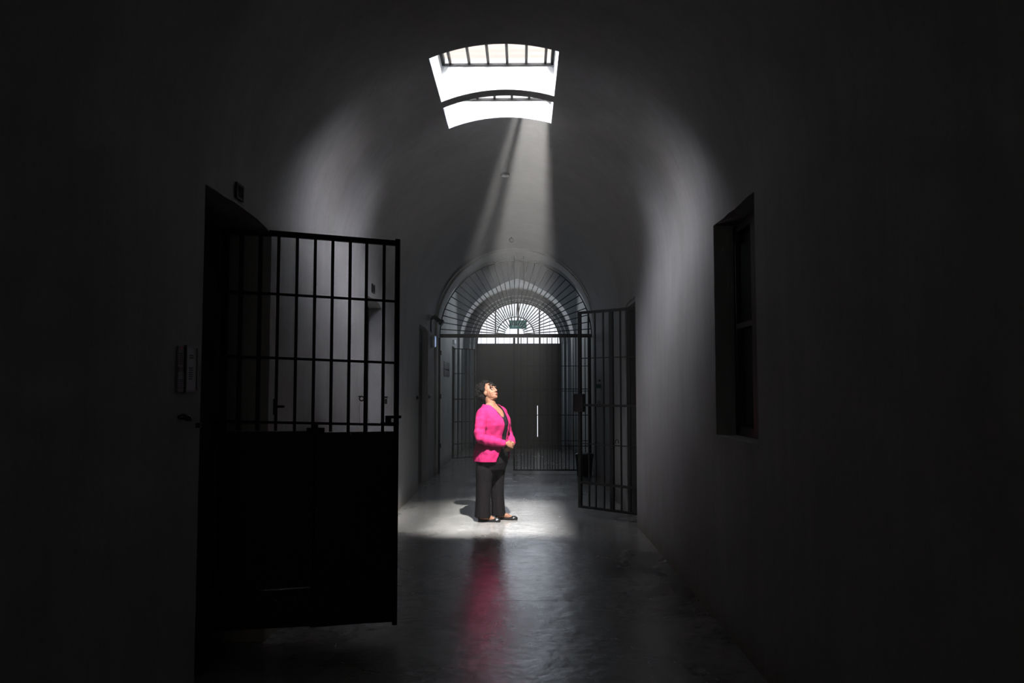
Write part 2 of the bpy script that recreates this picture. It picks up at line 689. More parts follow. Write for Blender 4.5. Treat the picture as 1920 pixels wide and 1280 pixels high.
d = bpy.data.objects.new('door_1', None)
COL.objects.link(d)
d.location = (LX, YF + .05, 0)
d['kind'] = 'structure'
sx = at(1008, 790, Y=YF + .05).x - LX
bm = new()
box(bm, -LR - .03, sx - .008, 0, .05, .0, LZ)
for zz in (.25, 1.06, 1.9):
    box(bm, -LR, sx - .008, -.012, 0, zz, zz + .07)
struct('door_leaf', bm, M_DOOR, d, bevel=0) if False else struct('door_leaf', bm, M_DOOR, d)
bm = new()
box(bm, sx + .008, LR + .03, 0, .05, .0, LZ)
for zz in (.25, 1.06, 1.9):
    box(bm, sx + .008, LR, -.012, 0, zz, zz + .07)
struct('door_leaf', bm, M_DOOR, d)
bm = new()
box(bm, sx - .03, sx + .03, .051, .07, 0, .30)
box(bm, sx - .03, sx + .03, .051, .07, 1.10, LZ)
struct('cover_strip', bm, M_DOOR, d)

# recessed dark door in the third left doorway
bm = new()
box(bm, XL - .16, XL - .10, 12.0, 13.15, .005, 2.55)
for zz in (.1, 1.1, 2.3):
    box(bm, XL - .10, XL - .09, 12.06, 13.09, zz, zz + .1)
struct('door_2', bm, M_DOOR)
bm = new()
box(bm, XL - .2, XL - .14, 17.6, 18.55, .005, 2.5)
struct('door_3', bm, M_DOOR)

# window recess on the right wall: wooden two leaf window, mullion, rail
w = bpy.data.objects.new('window_2', None)
COL.objects.link(w)
w.location = (XR + .13, 4.83, 1.235)
w['kind'] = 'structure'
bm = new()
box(bm, 0, .05, -.47, -.41, 0, 1.40)
box(bm, 0, .05, .41, .47, 0, 1.40)
box(bm, 0, .05, -.41, .41, 0, .06)
box(bm, 0, .05, -.41, .41, 1.34, 1.40)
struct('window_frame', bm, M_WOOD, w)
bm = new()
box(bm, -.005, .05, -.045, .045, .06, 1.34)
struct('mullion', bm, M_WOOD, w)
bm = new()
box(bm, -.002, .045, -.41, .41, .70, .735)
struct('transom', bm, M_WOOD, w)
for s in (-1, 1):
    bm = new()
    a, b = sorted((s * .045, s * .41))
    box(bm, .03, .036, a, b, .06, .70)
    box(bm, .03, .036, a, b, .735, 1.34)
    struct('pane', bm, mat('dark_glass', (.01, .011, .012), .25, 0, .5), w)
bm = new()
for i in range(8):
    y = 4.36 + .94 * i / 8
    box(bm, XR - .003 - .004 * random.random(), XR + .13, y, y + .94 / 8 + .002, 1.212 + .008 * random.random(), 1.238)
struct('trim_6', bm, M_WALL)

# ------------------------------------------------------------------ skylight glazing
for k, (ya, yb) in enumerate(OPEN):
    yc = (ya + yb) / 2
    hy = (yb - ya) / 2
    TOPW = TOPS[k]
    xc = (OX0 + OX1) / 2
    hx = (OX1 - OX0) / 2
    t = thing('barred_skylight', ['larger skylight glazing nearer the viewer, iron bars and wire mesh over its well',
                                  'shorter skylight glazing over the farther well, beams falling below it'][k], 'skylight', (xc, yc, TOPW), 0)
    bm = new()
    e = .003
    box(bm, -hx + e, -hx + .030, -hy + e, hy - e, -.008, .05)
    box(bm, hx - .030, hx - e, -hy + e, hy - e, -.008, .05)
    box(bm, -hx + .03, hx - .03, -hy + e, -hy + .012, -.006, .010)
    box(bm, -hx + .03, hx - .03, hy - .012, hy - e, -.008, .010)
    obj('frame', bm, M_IRON, t)
    for i in range(6):
        x = -hx + .075 + i * (2 * hx - .15) / 5
        bm = new()
        x += .03 * k
        box(bm, x - .011, x + .011, -hy + .01, hy - .01, .004, .036)
        obj('bar', bm, M_IRON2, t)
    for yy in (-.2,) if k == 0 else (0.0,):
        bm = new()
        box(bm, -hx + .02, hx - .02, yy - .005, yy + .005, .036, .048)
        obj('cross_bar', bm, M_IRON2, t)
    bm = new()
    sp = .028
    n = int((2 * hx + 2 * hy) / sp)
    ylim = -.2 if k == 0 else 0
    for i in range(n):                      # diagonal wires of the mesh over the near part
        for sg in (1, -1):
            c = -hx - hy + i * sp
            a = Vector((c, -hy, .075)) if sg > 0 else Vector((c, ylim, .078))
            b = Vector((c + (ylim + hy), ylim, .075)) if sg > 0 else Vector((c + (ylim + hy), -hy, .078))
            lo, hi = 0, 1
            dx = b.x - a.x
            lo = max(0, (-hx - a.x) / dx)
            hi = min(1, (hx - a.x) / dx)
            if hi - lo < .02:
                continue
            p, q = a.lerp(b, lo), a.lerp(b, hi)
            tube(bm, [p, q], .0018, 4, False)
    obj('wire_mesh', bm, M_IRON2, t)
    bm = new()
    box(bm, -hx + .004, hx - .004, ylim, hy - .004, .055, .06)
    obj('pane', bm, M_GLASSP, t)

# ------------------------------------------------------------------ gates
def iron(name, parent, x0, x1, z0, z1, th=.012, m=M_IRON, yc=0):
    bm = new()
    box(bm, x0, x1, yc - th, yc + th, z0, z1)
    return obj(name, bm, m, parent)


# big gate standing open at the left; local x runs from hinge to lock side
H = Vector((-1.845, 4.79, 0))
T = Vector((-.800, 5.095, 0))
GW = (T - H).length
g = thing('barred_gate', 'tall black gate standing open at left, bars above and solid sheet below', 'gate', H, math.atan2(T.y - H.y, T.x - H.x))
SAG = -.035 / GW


def zg(x, z):
    return z + SAG * x * (1 if z > 1 else .8)


def srail(name, x0, x1, z0, z1, th=.012, yc=0, m=M_IRON):
    bm = new()
    vs = []
    for yy in (yc - th, yc + th):
        for (x, z) in ((x0, z0), (x1, z0), (x1, z1), (x0, z1)):
            vs.append(bm.verts.new((x, yy, zg(x, z))))
    for f in ((0, 1, 2, 3), (7, 6, 5, 4), (0, 4, 5, 1), (1, 5, 6, 2), (2, 6, 7, 3), (3, 7, 4, 0)):
        bm.faces.new([vs[i] for i in f])
    return obj(name, bm, m, g)


def gpt(px, py):
    """local x, z on the gate's plane"""
    dv = FW + RT * ((px - 960) / FPX) + UP * ((640 - py) / FPX)
    nrm = Vector((-(T - H).y, (T - H).x, 0)).normalized()
    t = (H.dot(nrm)) / dv.dot(nrm)
    P = Vector((0, 0, CAMZ)) + dv * t
    return (P - H).dot((T - H).normalized()), P.z


ZT, ZB, ZM = 2.54, .10, 1.315
srail('stile', 0, .032, ZB, ZT, .016)
srail('stile', GW - .030, GW, ZB - .02, ZT + .01, .016)
srail('top_rail', .032, GW - .03, ZT - .034, ZT, .014)
srail('bottom_rail', .032, GW - .03, ZB, ZB + .03, .014)
for px in (448.6, 484.7, 520, 555, 589, 622, 655, 686, 719):
    x, _ = gpt(px, 620)
    o = srail('bar', x - .0095, x + .0095, ZM - .02, ZT - .034, .0095)
for py in (554, 673, 793):
    x, z = gpt(570, py)
    z -= SAG * x
    srail('rail', .032, GW - .03, z - .008, z + .008, .004, .012)
# solid lower half: two sheets with a hairline seam, a slot near its foot
xs1, _ = gpt(588, 950)
xa, zs_ = gpt(487, 1109)
xb, _ = gpt(583, 1105)
bm = new()
zs_ -= SAG * xa * .8
box(bm, .03, xa, -.004, .004, ZB + .01, ZM - .035)
box(bm, xa, xs1 - .012, -.004, .004, ZB - .01, zs_ - .004)
box(bm, xa, xs1 - .012, -.004, .004, zs_ + .006, ZM - .035)
obj('sheet_panel', bm, M_SHEET, g)
bm = new()
box(bm, xs1 - .012, GW - .03, -.0045, .0035, ZB - .025, ZM - .045)
obj('sheet_panel', bm, M_SHEET, g)
bm = new()
tube(bm, [(xs1, -.012, .25), (xs1, -.012, ZM + .02)], .006, 8)
obj('bolt_rod', bm, M_IRON, g, True)
bm = new()
box(bm, xs1 - .05, xs1 + .06, -.02, .01, ZM - .06, ZM - .015)
box(bm, xs1 - .015, xs1 + .02, -.03, .01, ZM - .02, ZM + .01)
obj('latch_plate', bm, M_IRON, g, bevel=.004)
x1, z1 = gpt(713, 794)
x2, z2 = gpt(748, 789)
bm = new()
box(bm, x1, GW, -.03, .0, z2 - .022, z2 - .006)
box(bm, x1 + .03, x1 + .065, -.035, -.004, z2 - .02, z2 + .035)
box(bm, x1 + .03, GW + .015, -.03, -.012, z2 + .018, z2 + .036)
obj('sliding_bolt', bm, M_IRON, g, bevel=.003)
for zz in (.4, 1.3, 2.2):
    bm = new()
    tube(bm, [(-.012, 0, zz - .05), (-.012, 0, zz + .05)], .014, 10)
    obj('hinge', bm, M_IRON, g, True)
for px, py in ((594, 912), (594, 956), (598, 1027), (607, 1027), (625, 808), (657, 813), (679, 809), (722, 810), (560, 867), (621, 1092), (655, 1090), (676, 1085), (708, 1084), (554, 1120), (517, 1125)):
    x, z = gpt(px, py)
    bm = new()
    ellipsoid(bm, (x, -.006, z), (.0035, .004, .0035), seg=8, rings=6)
    obj('hole_dot', bm, M_STEEL, g, True)  # bright steel dots imitate light showing through small holes in the sheet

# smaller barred leaf standing open at the right
H2 = Vector((1.375, 9.075, 0))
T2 = Vector((.687, 9.72, 0))
W2 = (T2 - H2).length
g2 = thing('barred_gate', 'black barred cell gate standing ajar at the right wall, thick middle bar', 'gate', H2, math.atan2(T2.y - H2.y, T2.x - H2.x))


def gp2(px, py):
    dv = FW + RT * ((px - 960) / FPX) + UP * ((640 - py) / FPX)
    nrm = Vector((-(T2 - H2).y, (T2 - H2).x, 0)).normalized()
    t = (H2.dot(nrm)) / dv.dot(nrm)
    P = Vector((0, 0, CAMZ)) + dv * t
    return (P - H2).dot((T2 - H2).normalized()), P.z


Zt2 = 2.49
iron('stile', g2, 0, .035, .10, Zt2, .018)
iron('stile', g2, W2 - .04, W2, .10, Zt2, .018)
iron('top_rail', g2, .035, W2 - .04, Zt2 - .032, Zt2, .014)
iron('bottom_rail', g2, .035, W2 - .04, .10, .128, .014)
xm, _ = gp2(1147, 760)
iron('middle_stile', g2, xm - .025, xm + .025, .128, Zt2 - .032, .016)
for px in (1104, 1116.5, 1132, 1164, 1181):
    x, _ = gp2(px, 760)
    iron('bar', g2, x - .008, x + .008, .128, Zt2 - .032, .008)
for py, hh in ((670, .006), (760, .014), (834, .006), (909, .015)):
    x, z = gp2(1140, py)
    iron('rail', g2, .035, W2 - .04, z - hh, z + hh, .005, yc=.009)
bm = new()
_, zl = gp2(1090, 752)
box(bm, W2 - .085, W2 + .05, -.035, .035, zl - .13, zl + .09)
obj('lock_box', bm, M_IRON, g2, bevel=.006)
x, z = gp2(1155, 828)
bm = new()
torus(bm, (x, -.02, z), .022, .005, a0=0, a1=pi)
tube(bm, [(x - .022, -.02, z), (x - .022, -.02, z - .02)], .005, 8)
tube(bm, [(x + .022, -.02, z), (x + .022, -.02, z - .02)], .005, 8)
obj('hook', bm, M_IRON, g2, True)
x, z = gp2(1121, 755)
bm = new()
torus(bm, (x, -.025, z), .018, .005, n=16)
box(bm, x - .02, x + .02, -.035, -.015, z - .05, z - .015)
obj('padlock', bm, M_IRON, g2, True)

# fanlight grille in the archway
YG = 14.5
fz = at(964, 629, Y=YG).z
fx = -.130
FR = 1.395
g3 = thing('fanlight_grille', 'half-round iron sunburst grille of radiating bars filling the archway', 'grille', (fx, YG, fz))
bm = new()
torus(bm, (0, 0, 0), FR, .011, a0=0, a1=pi, n=64)
obj('arch_frame', bm, M_IRON, g3, True)
bm = new()
torus(bm, (0, 0, 0), .345, .009, a0=0.03, a1=pi - .03, n=32)
obj('inner_ring', bm, M_IRON, g3, True)
bm = new()
box(bm, -FR - .008, FR + .008, -.03, .03, -.036, .030)
obj('transom_beam', bm, M_IRON2, g3)
cxh = -.02
for i in range(33):
    a = radians(4.2) + (pi - radians(8.4)) * i / 32
    p = Vector((cxh, 0, .02))
    dv = Vector((cos(a), 0, sin(a)))
    bb = p.dot(dv)
    t = -bb + sqrt(bb * bb - p.dot(p) + FR * FR)
    ext = {16: .17, 13: .07, 19: .07}.get(i, 0)
    bm = new()
    r0 = .34 if i % 2 else .17
    tube(bm, [p + dv * r0, p + dv * (t + ext * .55)], .0100, 6)
    obj('radial_bar', bm, M_IRON, g3, True)

# gate below the transom: fixed post at the left and closed barred leaf at the right
g4 = thing('barred_gate', 'closed barred gate leaf under the sunburst grille, right of the woman', 'gate', (at(962, 800, Y=YG).x, YG, 0))
gx0 = g4.location.x
gx1 = at(1109, 800, Y=YG).x - gx0
zt4 = fz - .040
iron('stile', g4, 0, .04, .05, zt4, .014)
iron('stile', g4, gx1 - .035, gx1, .02, zt4, .014)
iron('bottom_rail', g4, .04, gx1 - .035, .05, .075, .012)
for py, hh in ((686, .006), (729, .007), (733, .006), (778, .007), (826, .006), (836, .008)):
    z = at(1000, py, Y=YG).z
    iron('rail', g4, .04, gx1 - .035, z - hh, z + hh, .004, yc=.010)
for px in (977, 989, 1001, 1013, 1026, 1035, 1046, 1060, 1075, 1086, 1097):
    x = at(px, 700, Y=YG).x - gx0
    iron('bar', g4, x - .008, x + .008, .075, zt4, .006)
zlo = at(1000, 832, Y=YG).z
for px in (969, 983, 995, 1007, 1019.5, 1031, 1041, 1053, 1067):
    x = at(px, 860, Y=YG).x - gx0
    iron('lower_bar', g4, x - .007, x + .007, .075, zlo, .006)

g5 = thing('gate_post', 'slim black iron post of the arch gate against the left wall', 'post', (at(824, 800, Y=YG).x, YG, 0))
iron('post', g5, -.025, .012, 0, fz - .038, .02)
for zz in (.5, 1.4, 2.2):
    bm = new()
    tube(bm, [(.02, -.02, zz - .04), (.02, -.02, zz + .04)], .012, 8)
    obj('hinge', bm, M_IRON, g5, True)

# barred leaf folded back in the far hall, left
A5, B5 = Vector((-1.52, 17.15, 0)), Vector((-1.06, 17.55, 0))
W5 = (B5 - A5).length
g6 = thing('barred_gate', 'narrow barred gate leaf folded back in the far hall, left of the woman', 'gate', A5, math.atan2(B5.y - A5.y, B5.x - A5.x))
iron('stile', g6, 0, .03, .03, 2.42, .012, M_IRON2)
iron('stile', g6, W5 - .03, W5, .03, 2.42, .012, M_IRON2)
for z, hh in ((2.41, .01), (1.87, .008), (1.31, .01), (.82, .01), (.34, .01), (.04, .012)):
    iron('rail', g6, .03, W5 - .03, z - hh, z + hh, .006, M_IRON2)
for i in range(4):
    x = .03 + (W5 - .06) * (i + 1) / 5
    iron('bar', g6, x - .008, x + .008, .05, 2.40, .007, M_IRON2)

# closed inner gate inside the second left doorway
g7 = thing('cell_gate', 'dark closed cell gate with a steel sheet, inside the second left doorway', 'gate', (XL - .175, D2[0] + .02, 0), pi / 2)
wd = D2[1] - D2[0] - .04
iron('stile', g7, 0, .04, .02, 2.42, .015)
iron('stile', g7, wd - .04, wd, .02, 2.42, .015)
for z in (.05, .85, 1.45, 1.9, 2.4):
    iron('rail', g7, .04, wd - .04, z - .015, z + .015, .006)
for i in range(5):
    x = .04 + (wd - .08) * (i + 1) / 6
    iron('bar', g7, x - .009, x + .009, .05, 2.4, .008)
bm = new()
box(bm, .02, wd - .02, .016, .022, .03, 2.41)
obj('sheet_panel', bm, M_SHEET, g7)

# ------------------------------------------------------------------ small things on the walls
def on_left(px, py, x=XL):
    return at(px, py, X=x)


# framed notice and two placards beside the first doorway (writing too small and dark to read: rows of ink)
def ink_rows(parent, y0, y1, z0, z1, n, x, seed):
    rnd = random.Random(seed)
    for i in range(n):
        bm = new()
        z = z1 - (z1 - z0) * (i + .5) / n
        h = (z1 - z0) / n * .3
        y = y0
        box(bm, x, x + .0004, y0, y1, z - h * .5, z + h * .5)
        while y < y1 - .004:
            l = rnd.uniform(.005, .012)
            box(bm, x, x + .0008, y, min(y + l, y1), z - h, z + h)
            y += l + .003
        obj('text_line', bm, M_INK, parent)


a, b = on_left(345, 649), on_left(365, 735)
y0, y1, z0, z1 = a.y, b.y, b.z, a.z + .005
c = Vector((XL, (y0 + y1) / 2, (z0 + z1) / 2))
t = thing('framed_notice', 'pale upright notice in a black frame beside the left doorway', 'notice', c)
bm = new()
hy, hz = (y1 - y0) / 2, (z1 - z0) / 2
for q in ((-hy, -hy + .009, -hz, hz), (hy - .009, hy, -hz, hz), (-hy + .009, hy - .009, -hz, -hz + .009), (-hy + .009, hy - .009, hz - .009, hz)):
    box(bm, .001, .014, *q)
obj('frame', bm, M_BLACKP, t)
bm = new()
box(bm, .001, .010, -hy + .009, hy - .009, -hz + .009, hz - .009)
obj('sheet', bm, M_SIGNP, t)
ink_rows(t, -.028, .020, hz - .062, hz - .04, 2, .0102, 3)
ink_rows(t, -.030, .015, -.052, .010, 6, .0102, 4)
for k, (pa, pb) in enumerate((((332, 648), (341, 688)), ((331, 698), (341, 734)))):
    a, b = on_left(*pa), on_left(*pb)
    c = Vector((XL, (a.y + b.y) / 2, (a.z + b.z) / 2))
    hy, hz = (b.y - a.y) / 2 + .001, (a.z - b.z) / 2
    t = thing('wall_placard', ['upper small placard left of the framed notice, red mark on its top', 'lower small placard left of the framed notice'][k], 'placard', c)
    bm = new()
    box(bm, .001, .008, -hy, hy, -hz, hz)
    obj('plate', bm, M_PLATE, t)
    ink_rows(t, -hy + .006, hy - .006, -hz + .01, hz - .03, 6, .0082, 8 + k)
    if k == 0:
        bm = new()
        box(bm, .0082, .0092, -.010, .012, hz - .014, hz - .005)
        obj('mark', bm, M_RED, t)

c = on_left(338, 783)
bm = new()
tube(bm, [c + Vector((0, -.03, .004)), c + Vector((.02, -.02, .006)), c + Vector((.035, .005, 0)), c + Vector((.03, .03, -.004)), c + Vector((.02, .045, -.004))], [.007, .014, .016, .013, .006], 10)
tube(bm, [c + Vector((-.01, 0, 0)), c + Vector((.03, 0, 0))], .010, 8)
solo('door_catch', bm, M_BLACKP, c, 'black iron catch sticking out of the wall below the framed notice', 'catch', smooth=True)
c = on_left(369, 797)
bm = new()
box(bm, c.x - .004, c.x + .02, c.y - .015, c.y + .012, c.z - .012, c.z + .012)
solo('hinge_pin', bm, M_IRON, c, 'tiny dark stub on the edge of the left doorway', 'pin', bevel=.003)
c = on_left(515, 762)
bm = new()
box(bm, XL - .002, XL + .062, c.y - .012, c.y + .012, c.z - .008, c.z + .008)
box(bm, XL - .002, XL + .008, c.y - .03, c.y + .03, c.z - .05, c.z + .05)
solo('bolt_bracket', bm, M_IRON, c, 'black bolt bracket on the wall just past the first left doorway', 'bracket', bevel=.003)
# iron ring with its hanging cord
c = on_left(672, 747)
t = thing('wall_ring', 'dark iron ring on the left wall with a thin cord hanging down', 'ring', (XL, c.y, c.z))
bm = new()
torus(bm, (.032, 0, 0), .021, .0065)
obj('ring', bm, M_IRON, t, True)
bm = new()
tube(bm, [(.012, 0, -.02), (.010, -.002, -.09), (.012, .002, -.18), (.018, .004, -.27)], .0014, 6)
obj('cord', bm, M_IRON2, t, True)
bm = new()
tube(bm, [(-.01, 0, .021), (.036, 0, .021)], .006, 8)
obj('staple', bm, M_IRON, t, True)
c = on_left(720, 748)
t = thing('hasp', 'black hasp with hanging padlock past the second left doorway', 'hasp', (XL, c.y, c.z))
bm = new()
box(bm, 0, .046, -.01, .01, .018, .032)
obj('strap', bm, M_IRON, t, bevel=.003)
bm = new()
box(bm, .010, .036, -.01, .01, -.055, .004)
torus(bm, (.023, 0, .004), .012, .004, a0=0, a1=pi, n=12)
obj('padlock', bm, M_IRON, t, bevel=.003)
for px, py, lb in ((783, 745, 'small black bolt just before the third left doorway'), (804.5, 743.5, 'small black bolt just beyond the third left doorway')):
    c = on_left(px, py)
    c.y += .0 if px > 790 else -.06
    bm = new()
    box(bm, XL - .002, XL + .03, c.y - .09, c.y + .09, c.z - .014, c.z + .014)
    box(bm, XL - .002, XL + .012, c.y - .05, c.y + .05, c.z - .03, c.z + .03)
    solo('door_bolt', bm, M_IRON, c, lb, 'bolt', bevel=.003)
# little ventilation grilles over the doorways
for px, py, hy, hz, lb in ((447, 360, .055, .044, 'small dark vent grille above the first left doorway'), (699, 541, .075, .045, 'small dark vent grille above the second left doorway')):
    c = on_left(px, py)
    t = thing('vent_grille', lb, 'vent', (XL, c.y, c.z), group=None)
    bm = new()
    for q in ((-hy, -hy + .012, -hz, hz), (hy - .012, hy, -hz, hz), (-hy, hy, -hz, -hz + .012), (-hy, hy, hz - .012, hz)):
        box(bm, 0, .012, *q)
    obj('frame', bm, M_IRON, t)
    bm = new()
    box(bm, .0005, .003, -hy + .01, hy - .01, -hz + .01, hz - .01)
    obj('backing', bm, M_BLACKP, t)
    for i in range(3):
        bm = new()
        yy = -hy + 2 * hy * (i + 1) / 4
        box(bm, .003, .009, yy - .003, yy + .003, -hz + .01, hz - .01)
        obj('slat', bm, M_IRON, t)

# flood lamp with its cable, and the little white fitting below it
c = at(809, 597, X=XL)
t = thing('flood_lamp', 'black flood lamp on a wall arm beside the archway', 'lamp', (XL, c.y, c.z))
bm = new()
tube(bm, [(.02, -.1, -.02), (.035, -.12, .02), (.08, -.08, .01)], .024, 10)
obj('arm', bm, M_BLACKP, t, True)
bm = new()
mt = Matrix.Translation((.125, -.07, -.03)) @ Matrix.Rotation(radians(38), 4, 'Y')
box(bm, -.10, .09, -.08, .08, -.035, .035, mt)
box(bm, .05, .10, -.10, .10, -.055, .055, mt)
obj('lamp_head', bm, M_BLACKP, t, bevel=.01)
bm = new()
tube(bm, [(.01, -.12, .0), (.008, -.13, -.1), (.008, -.12, -.22), (.01, -.06, -.235)], .011, 8)
obj('cable', bm, M_BLACKP, t, True)
c = at(817, 640, X=XL + .06)
t = thing('emergency_light', 'small white emergency light box glowing on the wall by the archway', 'light', (XL, c.y, c.z))
bm = new()
box(bm, -.006, .05, -.07, .07, -.10, .10)
obj('casing', bm, M_WHITE, t)
bm = new()
box(bm, .05, .062, -.06, .06, -.09, .09)
obj('diffuser', bm, emissive('blue_diffuser', (.45, .62, 1), .35), t, bevel=.004)
for k, (pa, pb) in enumerate((((832, 680), (842, 692)), ((832, 693.5), (842, 703)))):
    a, b = on_left(*pa), on_left(*pb)
    c = Vector((XL, (a.y + b.y) / 2, (a.z + b.z) / 2))
    hy = abs(b.y - a.y) / 2
    bm = new()
    hz = .085 if k == 0 else .07
    box(bm, XL + .001, XL + .012, c.y - hy, c.y + hy, c.z - hz, c.z + hz)
    solo('wall_board', bm, M_PLATE, c, ['upper dark board on the far hall wall, beyond the gate post', 'lower darker board on the far hall wall, beyond the gate post'][k], 'board')
c = on_left(849.5, 641)
bm = new()
box(bm, XL, XL + .05, c.y - .10, c.y + .06, c.z - .05, c.z + .05)
solo('wall_fitting', bm, M_WHITE, c, 'tiny white fitting above the farthest left doorway', 'fitting', bevel=.006)

# ceiling fittings
c = at(947, 329, Z=4.06)
t = thing('ceiling_fitting', 'flat round ceiling fitting with a pale rim seen through the light beams', 'detector', (c.x, c.y, vz(c.x)))
bm = new()
tube(bm, [(0, 0, .004), (0, 0, -.022)], [.055, .055], 24)
obj('base', bm, M_IRON2, t, True)
bm = new()
tube(bm, [(0, 0, -.022), (0, 0, -.034)], [.046, .04], 24)
obj('cover', bm, M_WHITE, t, True)
c = at(959, 450, Z=4.03)
t = thing('ceiling_hook', 'small dark ring hanging from the vault before the archway', 'ring', (c.x, c.y, vz(c.x)))
bm = new()
torus(bm, (0, 0, -.055), .035, .009)
obj('ring', bm, M_IRON2, t, True)
bm = new()
tube(bm, [(0, 0, .01), (0, 0, -.025)], .009, 8)
obj('stem', bm, M_IRON2, t, True)

# hanging exit sign behind the sunburst grille
a, b = at(955, 600.5, Y=16.2), at(987, 616, Y=16.2)
c = (a + b) / 2
t = thing('exit_sign', 'green exit sign with pale pictogram hanging before the bright lunette', 'sign', c)
hx, hz = (b.x - a.x) / 2, (a.z - b.z) / 2
bm = new()
box(bm, -hx, hx, -.02, .02, -hz, hz)
obj('panel', bm, emissive('exit_green', (.012, .12, .11), .5), t)
bm = new()
y_ = -.0215
sy = (.0, .0025)


def bar2(bm, p, q, w):
    p, q = Vector((p[0], 0, p[1])), Vector((q[0], 0, q[1]))
    dv = (q - p).normalized()
    nn = Vector((-dv.z, 0, dv.x)) * w
    vs = [bm.verts.new(v + Vector((0, y, 0))) for y in (y_, y_ + .001) for v in (p + nn, q + nn, q - nn, p - nn)]
    for f in ((0, 1, 2, 3), (7, 6, 5, 4), (0, 4, 5, 1), (1, 5, 6, 2), (2, 6, 7, 3), (3, 7, 4, 0)):
        bm.faces.new([vs[i] for i in f])


for p, q in (((-.115, -.06), (-.115, .02)), ((-.085, -.06), (-.095, .04)), ((-.05, -.06), (-.03, -.01)), ((-.03, -.01), (-.005, .055)), ((-.02, -.055), (-.005, -.015)),
             ((.02, .05), (.035, .01)), ((.035, .01), (.02, -.04)), ((.06, .05), (.06, .01)), ((.04, -.045), (.09, -.01)), ((.09, .05), (.10, .02)), ((.125, -.05), (.125, -.02))):
    bar2(bm, p, q, .006)
obj('pictogram', bm, emissive('exit_pale', (.35, .55, .6), .35), t)
bm = new()
for s in (-.12, .12):
    tube(bm, [(s, 0, hz), (s, 0, 4.60 - c.z)], .004, 6)
obj('hanger', bm, M_IRON, t)

# bin before the gate, dispenser on the right wall
c = at(1099, 888, Z=0)
c = Vector((1.10, 14.2, 0))
t = thing('waste_bin', 'dark plastic bin on the floor behind the right-hand cell gate', 'bin', c)
bm = new()
rings = []
for z, r in ((0, .13), (.33, .158), (.345, .168), (.375, .168)):
    rings.append([Vector((r * cos(2 * pi * i / 28), r * sin(2 * pi * i / 28), z)) for i in range(28)])
loft(bm, rings)
obj('bucket', bm, M_BIN, t, True)
bm = new()
ellipsoid(bm, (0, 0, .375), (.16, .16, .03))
obj('lid', bm, M_BIN, t, True)
c = at(1126, 724, X=XR)
t = thing('soap_dispenser', 'small teal wall box seen through the right-hand cell gate', 'dispenser', (XR, c.y, c.z))
bm = new()
box(bm, -.085, .006, -.09, .12, -.032, .038)
obj('body', bm, M_TEAL, t)
bm = new()
box(bm, -.03, -.001, -.01, .07, .08, .11)
obj('bracket', bm, M_IRON, t, bevel=.005)

# ------------------------------------------------------------------ the woman
PO = Vector((-.355, 9.38, 0))
AF = radians(-36)                      # body faces right and a little toward the viewer
CF, SF = cos(AF), sin(AF)


def B(f, l, z):
    """body frame (forward, left, up) to the person's own axes"""
    return Vector((f * CF - l * SF, f * SF + l * CF, z))


def bring(z, fc, hd, hw, lc=0, n=44, ex=2.3, rot=0):
    out = []
    for i in range(n):
        a = 2 * pi * i / n
        c, s = cos(a), sin(a)
        f = hd * abs(c) ** (2 / ex) * (1 if c > 0 else -1)
        l = hw * abs(s) ** (2 / ex) * (1 if s > 0 else -1)
        out.append(B(fc + f, lc + l, z))
    return out


def evaluated(bm, name, voxel, smooth_it=2, sfac=.5, fn=None):
    """fuse overlapping solids into one continuous surface and return the mesh"""
    bmesh.ops.recalc_face_normals(bm, faces=bm.faces)
    me = bpy.data.meshes.new(name)
    bm.to_mesh(me)
    bm.free()
    o = bpy.data.objects.new(name + '_work', me)
    COL.objects.link(o)
    r = o.modifiers.new('r', 'REMESH')
    r.mode = 'VOXEL'
    r.voxel_size = voxel
    if smooth_it:
        s = o.modifiers.new('s', 'SMOOTH')
        s.iterations = smooth_it
        s.factor = sfac
    dg = bpy.context.evaluated_depsgraph_get()
    dg.update()
    out = bpy.data.meshes.new_from_object(o.evaluated_get(dg))
    bpy.data.objects.remove(o)
    bpy.data.meshes.remove(me)
    out.name = name
    return out


def mesh_obj(name, me, m, parent=None, smooth=True):
    me.materials.clear()
    me.materials.append(m)
    for p in me.polygons:
        p.use_smooth = smooth
    o = bpy.data.objects.new(name, me)
    COL.objects.link(o)
    if parent is not None:
        o.parent = parent
    return o


def grow(rings, k):
    return [(z, fc, hd + k, hw + k) for z, fc, hd, hw in rings]


TORSO = [(.66, -.01, .120, .150), (.72, -.015, .135, .175), (.80, -.01, .148, .190), (.90, .004, .146, .178), (.98, .010, .136, .156), (1.05, .018, .142, .154),
         (1.12, .026, .150, .160), (1.18, .022, .146, .172), (1.24, .006, .120, .168), (1.29, -.010, .095, .145), (1.33, -.022, .070, .100), (1.37, -.028, .052, .058)]

# head frame: turned with the body, chin lifted
HC = B(-.052, 0, 1.497)
yaw, pit = radians(-34), radians(24)
hf = Vector((cos(yaw) * cos(pit), sin(yaw) * cos(pit), sin(pit)))
hl = Vector((-sin(yaw), cos(yaw), 0))
hu = hf.cross(hl)
HM = Matrix((hf, hl, hu)).transposed()


def Hp(f, l, u):
    return HC + HM @ Vector((f, l, u))


def hell(bm, c, r, rx=0, ry=0, rz=0):
    rot = HM @ Matrix.Rotation(rz, 3, 'Z') @ Matrix.Rotation(ry, 3, 'Y') @ Matrix.Rotation(rx, 3, 'X')
    ellipsoid(bm, Hp(*c), r, rot)


SHO = {-1: B(-.012, -.165, 1.262), 1: B(-.012, .165, 1.262)}
ELB = {-1: B(.030, -.268, .975), 1: B(.030, .268, .975)}
WRI = {-1: B(.235, -.062, .905), 1: B(.235, .070, .905)}

bm = new()
loft(bm, [bring(z, fc, hd, hw) for z, fc, hd, hw in TORSO])
